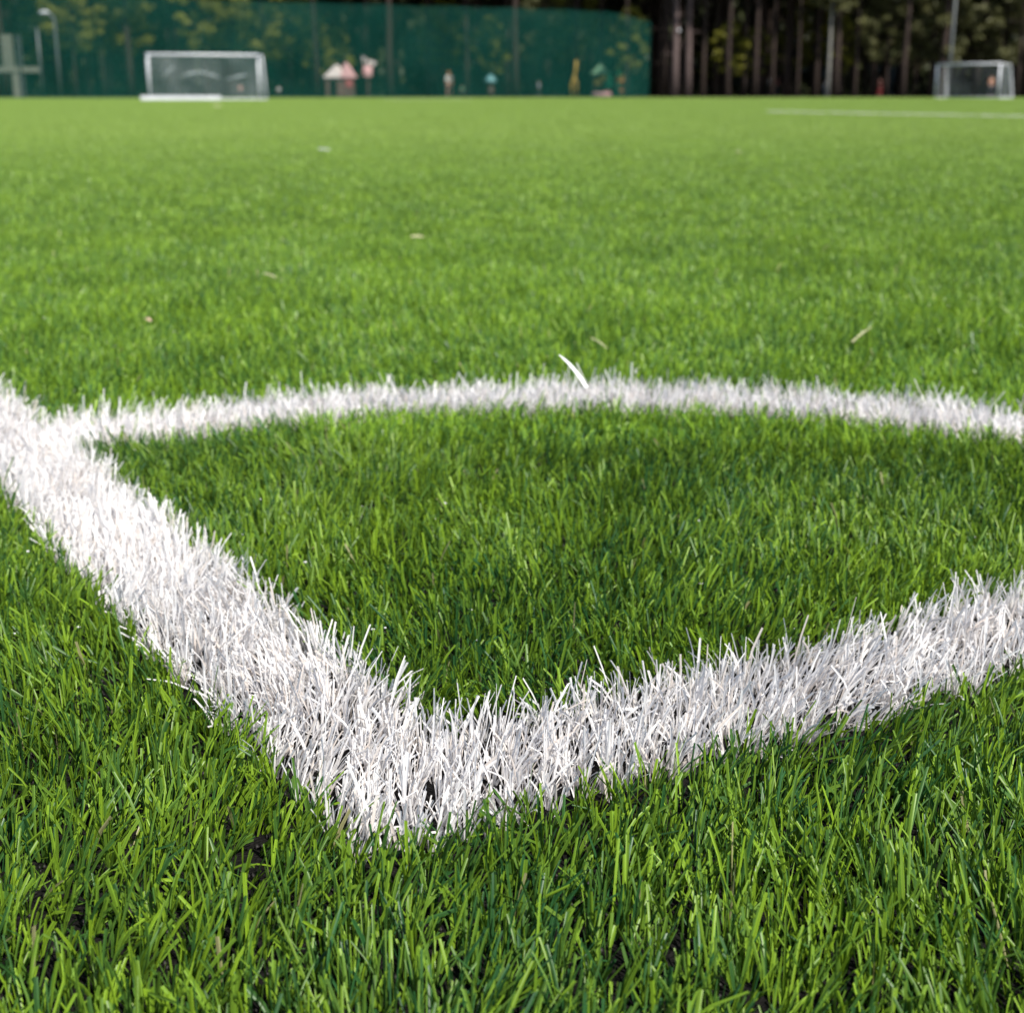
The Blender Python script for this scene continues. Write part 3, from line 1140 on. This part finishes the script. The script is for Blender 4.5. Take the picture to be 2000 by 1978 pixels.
Y = 96
yx = X_at(1121, Y)
yp = empty('climbing_pole', (yx, Y, 0), 'bent yellow climbing pole left of the colourful play tower', 'climbing pole')
MB().tube([(-0.15, 0, 0), (-0.18, 0, 0.8), (0.0, 0, 1.3), (0.10, 0, 1.75), (0.12, 0, 2.3)], 0.07, 10).build('pole', M_YEL, yp, True)
MB().tube([(0.18, 0, 0), (0.16, 0, 0.9), (0.0, 0, 1.3)], 0.05, 10).build('brace', M_YEL, yp, True)

Y = 97
c0 = X_at(1190, Y)
pt = empty('play_tower', (c0, Y, 0), 'colourful play tower with green roof and yellow panels behind the net', 'play tower')
for dx in (-1.0, -0.2, 0.6, 1.0):
    for dy in (0, 0.9):
        MB().tube([(dx, dy, 0), (dx, dy, 1.7)], 0.05, 8).build('post', M_GRN if dx in (-0.2, 0.6) else M_WOOD, pt)
b = MB()
gable(b, -1.25, 0.0, -0.15, 1.05, 1.5, 2.15, 0.5)
b.build('roof', mat('pale_green_paint', (0.20, 0.36, 0.22), 0.6), pt)
MB().box((-1.05, -0.09, 0.75), (-0.55, -0.055, 1.1), 0.01).build('panel', M_YEL, pt)
MB().box((-0.62, -0.13, 1.05), (-0.24, -0.093, 1.38), 0.01).build('panel', M_YEL, pt)
MB().box((-0.14, -0.10, 0.6), (0.12, -0.06, 1.6), 0.01).build('panel', M_GRN, pt)
MB().box((0.45, -0.10, 0.95), (1.15, -0.06, 1.25), 0.01).build('panel', M_ORANGE, pt)
MB().box((0.45, -0.14, 1.25), (1.15, -0.06, 1.38), 0.01).build('railing', M_YEL, pt)
MB().box((-1.0, 0, 0.62), (1.0, 0.9, 0.70)).build('platform', M_WOOD, pt)
b = MB()
b.tube([(0.75, -0.12, 0.68), (0.75, -0.6, 0.35), (0.75, -1.1, 0.12)], 0.16, 8)
b.build('slide', mat('brown_slide', (0.26, 0.10, 0.03), 0.5), pt, True)

Y = 93.5
sb = empty('sand_box', (X_at(1175, Y), Y, 0), 'low pink and red rounded sandbox in front of the play tower', 'sandbox')
MB().tube([(0, 0, 0), (0, 0, 0.22), (0, 0, 0.3)], [0.62, 0.66, 0.56], 16).build('rim', M_PINK, sb, True)
MB().ball((0.35, -0.1, 0.25), 0.2, 1.2, 1, 0.8).build('cushion', M_RED, sb, True)


# ------------------------------------------------------------------ people
def skin_chain(name, verts, edges, radii, m, parent, root_i=0):
    me = bpy.data.meshes.new(name)
    me.from_pydata(verts, edges, [])
    o = link(name, me, m, parent)
    sk = o.modifiers.new('skin', 'SKIN')
    for i, r_ in enumerate(radii):
        rx = r_ if hasattr(r_, '__len__') else (r_, r_)
        me.skin_vertices[0].data[i].radius = rx
    me.skin_vertices[0].data[root_i].use_root = True
    sk.use_smooth_shade = True
    ss = o.modifiers.new('sub', 'SUBSURF')
    ss.levels = 1
    ss.render_levels = 1
    return o


SKIN = mat('skin', (0.45, 0.27, 0.20), 0.6)
HAIR = mat('brown_hair', (0.05, 0.03, 0.02), 0.7)


def person(px, Y, H, shirt, legs, label, rz=0.0, stride=0.12, arm=0.12, hat=None, py=186):
    p = empty('person', (X_at(px, Y), Y, 0), label, 'person', rz=rz)
    k = H / 1.75
    J = {'pelvis': (0, 0, .95), 'chest': (0, 0, 1.28), 'neck': (0, 0, 1.47), 'head': (0, -.015, 1.58), 'crown': (0, -.01, 1.70)}
    vs_, es, rs_ = [], [], []
    ix = {}

    def add(nm, co, r_):
        ix[nm] = len(vs_)
        vs_.append(tuple(c * k for c in co))
        rs_.append(tuple(c * k for c in r_) if hasattr(r_, '__len__') else r_ * k)
    add('pelvis', J['pelvis'], (.15, .10)); add('chest', J['chest'], (.17, .11)); add('neck', J['neck'], .055)
    add('head', J['head'], (.078, .095)); add('crown', J['crown'], (.065, .08))
    es += [(0, 1), (1, 2), (2, 3), (3, 4)]
    for s in (-1, 1):
        st = stride * s
        add(f'hip{s}', (s * .09, 0, .90), .085); add(f'knee{s}', (s * .10, -st * .5 - .02, .50), .058); add(f'ank{s}', (s * .10, -st + .02, .09), .042)
        add(f'toe{s}', (s * .11, -st - .13, .04), .035)
        es += [(0, ix[f'hip{s}']), (ix[f'hip{s}'], ix[f'knee{s}']), (ix[f'knee{s}'], ix[f'ank{s}']), (ix[f'ank{s}'], ix[f'toe{s}'])]
        add(f'sh{s}', (s * .18, 0, 1.40), .06); add(f'el{s}', (s * .25, arm * s * .6, 1.13), .043); add(f'wr{s}', (s * .25, arm * s - .08, .90), .03)
        add(f'hand{s}', (s * .25, arm * s - .10, .82), .032)
        es += [(1, ix[f'sh{s}']), (ix[f'sh{s}'], ix[f'el{s}']), (ix[f'el{s}'], ix[f'wr{s}']), (ix[f'wr{s}'], ix[f'hand{s}'])]
    skin_chain('body', vs_, es, rs_, SKIN, p)
    sv, se, sr = [], [], []
    for nm, r_ in (('pelvis', (.165, .12)), ('chest', (.185, .125)), ('sh-1', .075), ('el-1', .06), ('sh1', .075), ('el1', .06)):
        sv.append(vs_[ix[nm]])
        sr.append(tuple(c * k for c in r_) if hasattr(r_, '__len__') else r_ * k)
    skin_chain('shirt', sv, [(0, 1), (1, 2), (2, 3), (1, 4), (4, 5)], sr, shirt, p)
    lv, lr = [], []
    for nm, r_ in (('pelvis', (.16, .115)), ('hip-1', .10), ('knee-1', .075), ('ank-1', .06), ('hip1', .10), ('knee1', .075), ('ank1', .06)):
        lv.append(vs_[ix[nm]])
        lr.append(tuple(c * k for c in r_) if hasattr(r_, '__len__') else r_ * k)
    skin_chain('trousers', lv, [(0, 1), (1, 2), (2, 3), (0, 4), (4, 5), (5, 6)], lr, legs, p)
    MB().ball((0, .015 * k, 1.655 * k), .105 * k, .95, 1.08, .95).build('hat' if hat else 'hair', hat or HAIR, p, True)
    return p


M_CW = mat('white_cloth', (0.62, 0.62, 0.64), 0.8)
M_CP = mat('pale_cloth', (0.45, 0.50, 0.48), 0.8)
M_CD = mat('dark_cloth', (0.02, 0.022, 0.03), 0.8)
M_CR = mat('red_cloth', (0.20, 0.03, 0.03), 0.8)
M_CB = mat('blue_cloth', (0.20, 0.26, 0.36), 0.8)
M_CS = mat('salmon_cloth', (0.50, 0.25, 0.20), 0.8)
person(877, 95, 1.62, M_CP, M_CS, 'person in pale top and salmon trousers standing behind the net', 0.4, hat=M_ORANGE)
person(903, 95, 0.75, M_GRN, M_CD, 'small child in green beside the person in salmon trousers', -0.5)
person(545, 95, 0.70, M_CW, M_CD, 'small child in white behind the net just right of the wide goal', 0.2)
person(1052, 97, 1.05, M_CB, M_CD, 'child in pale blue between canopy and yellow climbing pole', 1.2)
person(1502, 101, 1.45, M_CW, M_CD, 'child in white walking among the trunks of the dark wood', 1.3)
person(1516, 102, 1.40, M_CR, M_CD, 'child in dull red beside the child in white', 1.5)
person(1611, 100, 1.15, M_CW, M_CB, 'child in light clothes at the foot of the slim birch', -1.2)
person(1717, 98, 1.25, M_CR, M_CR, 'child all in bright red between the birch and the angled goal', 0.9)
person(1934, 92, 1.35, M_CO, M_CD, 'person in orange top seen through the net of the angled goal', 0.3)
person(470, 92, 0.80, M_CS, M_CD, 'small child in salmon seen through the net of the wide goal', 0.6)
